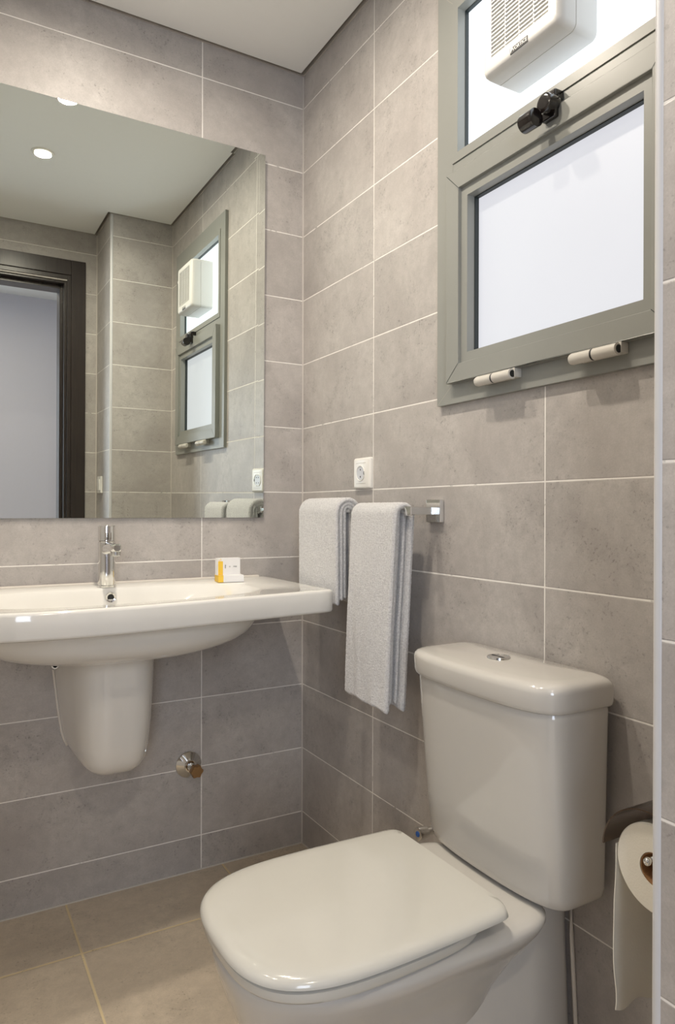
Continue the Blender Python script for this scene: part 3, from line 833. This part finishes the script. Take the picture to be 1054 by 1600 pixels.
# ------------------------------------------------------------------ toilet paper and holder
ry, rz_, rr_ = -1.3994, .593, .0564
tp = thing('toilet_paper_roll', 'cream toilet paper roll with a long hanging sheet in front of the tiled boxing', 'toilet paper', (-.165, ry, rz_))
bm = bmesh.new()
x0, x1 = -.215, -.115; n = 64
pf = [(.021, x1), (.021, x0), (rr_-.002, x0), (rr_, x0+.002), (rr_, x1-.002), (rr_-.002, x1)]
rings = [[Vector((x, ry+r*math.cos(2*PI*k/n), rz_+r*math.sin(2*PI*k/n))) for k in range(n)] for r, x in pf]
loft(bm, rings+[rings[0]], False, False); bmesh.ops.remove_doubles(bm, verts=bm.verts[:], dist=1e-6)
obj('roll', bm, paper_m, tp, smooth=True, angle=40)
bm = bmesh.new()
pf = [(.0205, x0+.001), (.0205, x1), (.0192, x1), (.0192, x0+.001)]
rings = [[Vector((x, ry+r*math.cos(2*PI*k/n), rz_+r*math.sin(2*PI*k/n))) for k in range(n)] for r, x in pf]
loft(bm, rings+[rings[0]], False, False); obj('core', bm, tube_m, tp, smooth=True, angle=40)
bm = bmesh.new()
gx, gz = 26, 60; V = {}
for i in range(gx+1):
    for j in range(gz+1):
        fx, fz = i/gx, j/gz
        x = x0+.0005+(x1-x0-.001)*fx; z = rz_+.01-fz*(.222+.004*math.sin(fx*9)+.016*fx)
        off = .006*noise.noise(Vector((x*18, z*14, 2)))*fz+.003*math.sin(z*42)*fz
        y = ry+rr_+.0008+(off if fz > .1 else off*fz*10)+.004*fz
        for s in (0, 1): V[i, j, s] = bm.verts.new((x, y+s*.0012, z))
for i in range(gx):
    for j in range(gz):
        for s in (0, 1): bm.faces.new((V[i, j, s], V[i+1, j, s], V[i+1, j+1, s], V[i, j+1, s]))
for j in range(gz):
    for i in (0, gx): bm.faces.new((V[i, j, 0], V[i, j+1, 0], V[i, j+1, 1], V[i, j, 1]))
for i in range(gx):
    for j in (0, gz): bm.faces.new((V[i, j, 0], V[i+1, j, 0], V[i+1, j, 1], V[i, j, 1]))
obj('hanging_sheet', bm, paper_m, tp, smooth=True, angle=50)
th_ = thing('toilet_paper_holder', 'chrome toilet paper holder with a curved cover flap on the tiled boxing', 'paper holder', (-.165, BY, .63))
bm = bmesh.new()
x0, x1 = -.222, -.108
arc = []
for k in range(25):
    a = R(112-k*(112-2)/24); arc.append((ry+.004+(rr_+.0115)*math.cos(a), rz_+.004+(rr_+.0115)*math.sin(a)))
arc = [(BY+.003, rz_+.078)]+arc
for s, t in ((0, 0), (1, 0)): pass
V = {}
for i, (y, z) in enumerate(arc):
    d = Vector((y-ry, z-rz_)).normalized()
    for s, x in enumerate((x0, x1)):
        V[i, s, 0] = bm.verts.new((x, y, z)); V[i, s, 1] = bm.verts.new((x, y+d.x*.0018, z+d.y*.0018))
for i in range(len(arc)-1):
    bm.faces.new((V[i, 0, 0], V[i+1, 0, 0], V[i+1, 1, 0], V[i, 1, 0])); bm.faces.new((V[i, 0, 1], V[i+1, 0, 1], V[i+1, 1, 1], V[i, 1, 1]))
    for s in (0, 1): bm.faces.new((V[i, s, 0], V[i+1, s, 0], V[i+1, s, 1], V[i, s, 1]))
for i in (0, len(arc)-1): bm.faces.new((V[i, 0, 0], V[i, 1, 0], V[i, 1, 1], V[i, 0, 1]))
obj('cover_flap', bm, simple('chrome_dark_reflection', (.13, .10, .085), .2, 1), th_, smooth=True, angle=40)  # dark base colour paints the door frame's reflection into the chrome
bm = bmesh.new()
tube(bm, [(-.100, BY+.002, rz_+.02), (-.100, ry, rz_+.02), (-.104, ry, rz_+.0155), (-.112, ry, rz_+.014), (-.222, ry, rz_+.014)], .0035, 12)
lathe(bm, [(.002, -.232), (.0045, -.2305), (.0052, -.227), (.0045, -.2235), (.002, -.222)], (0, ry+.0, rz_+.014), 'x', 16)
obj('rod', bm, chrome, th_, smooth=True)
box('mount_plate', -.150, -.098, BY+.0005, BY+.006, .605, .675, chrome, th_, .001)

# lift the origin bookkeeping
bpy.context.view_layer.update()
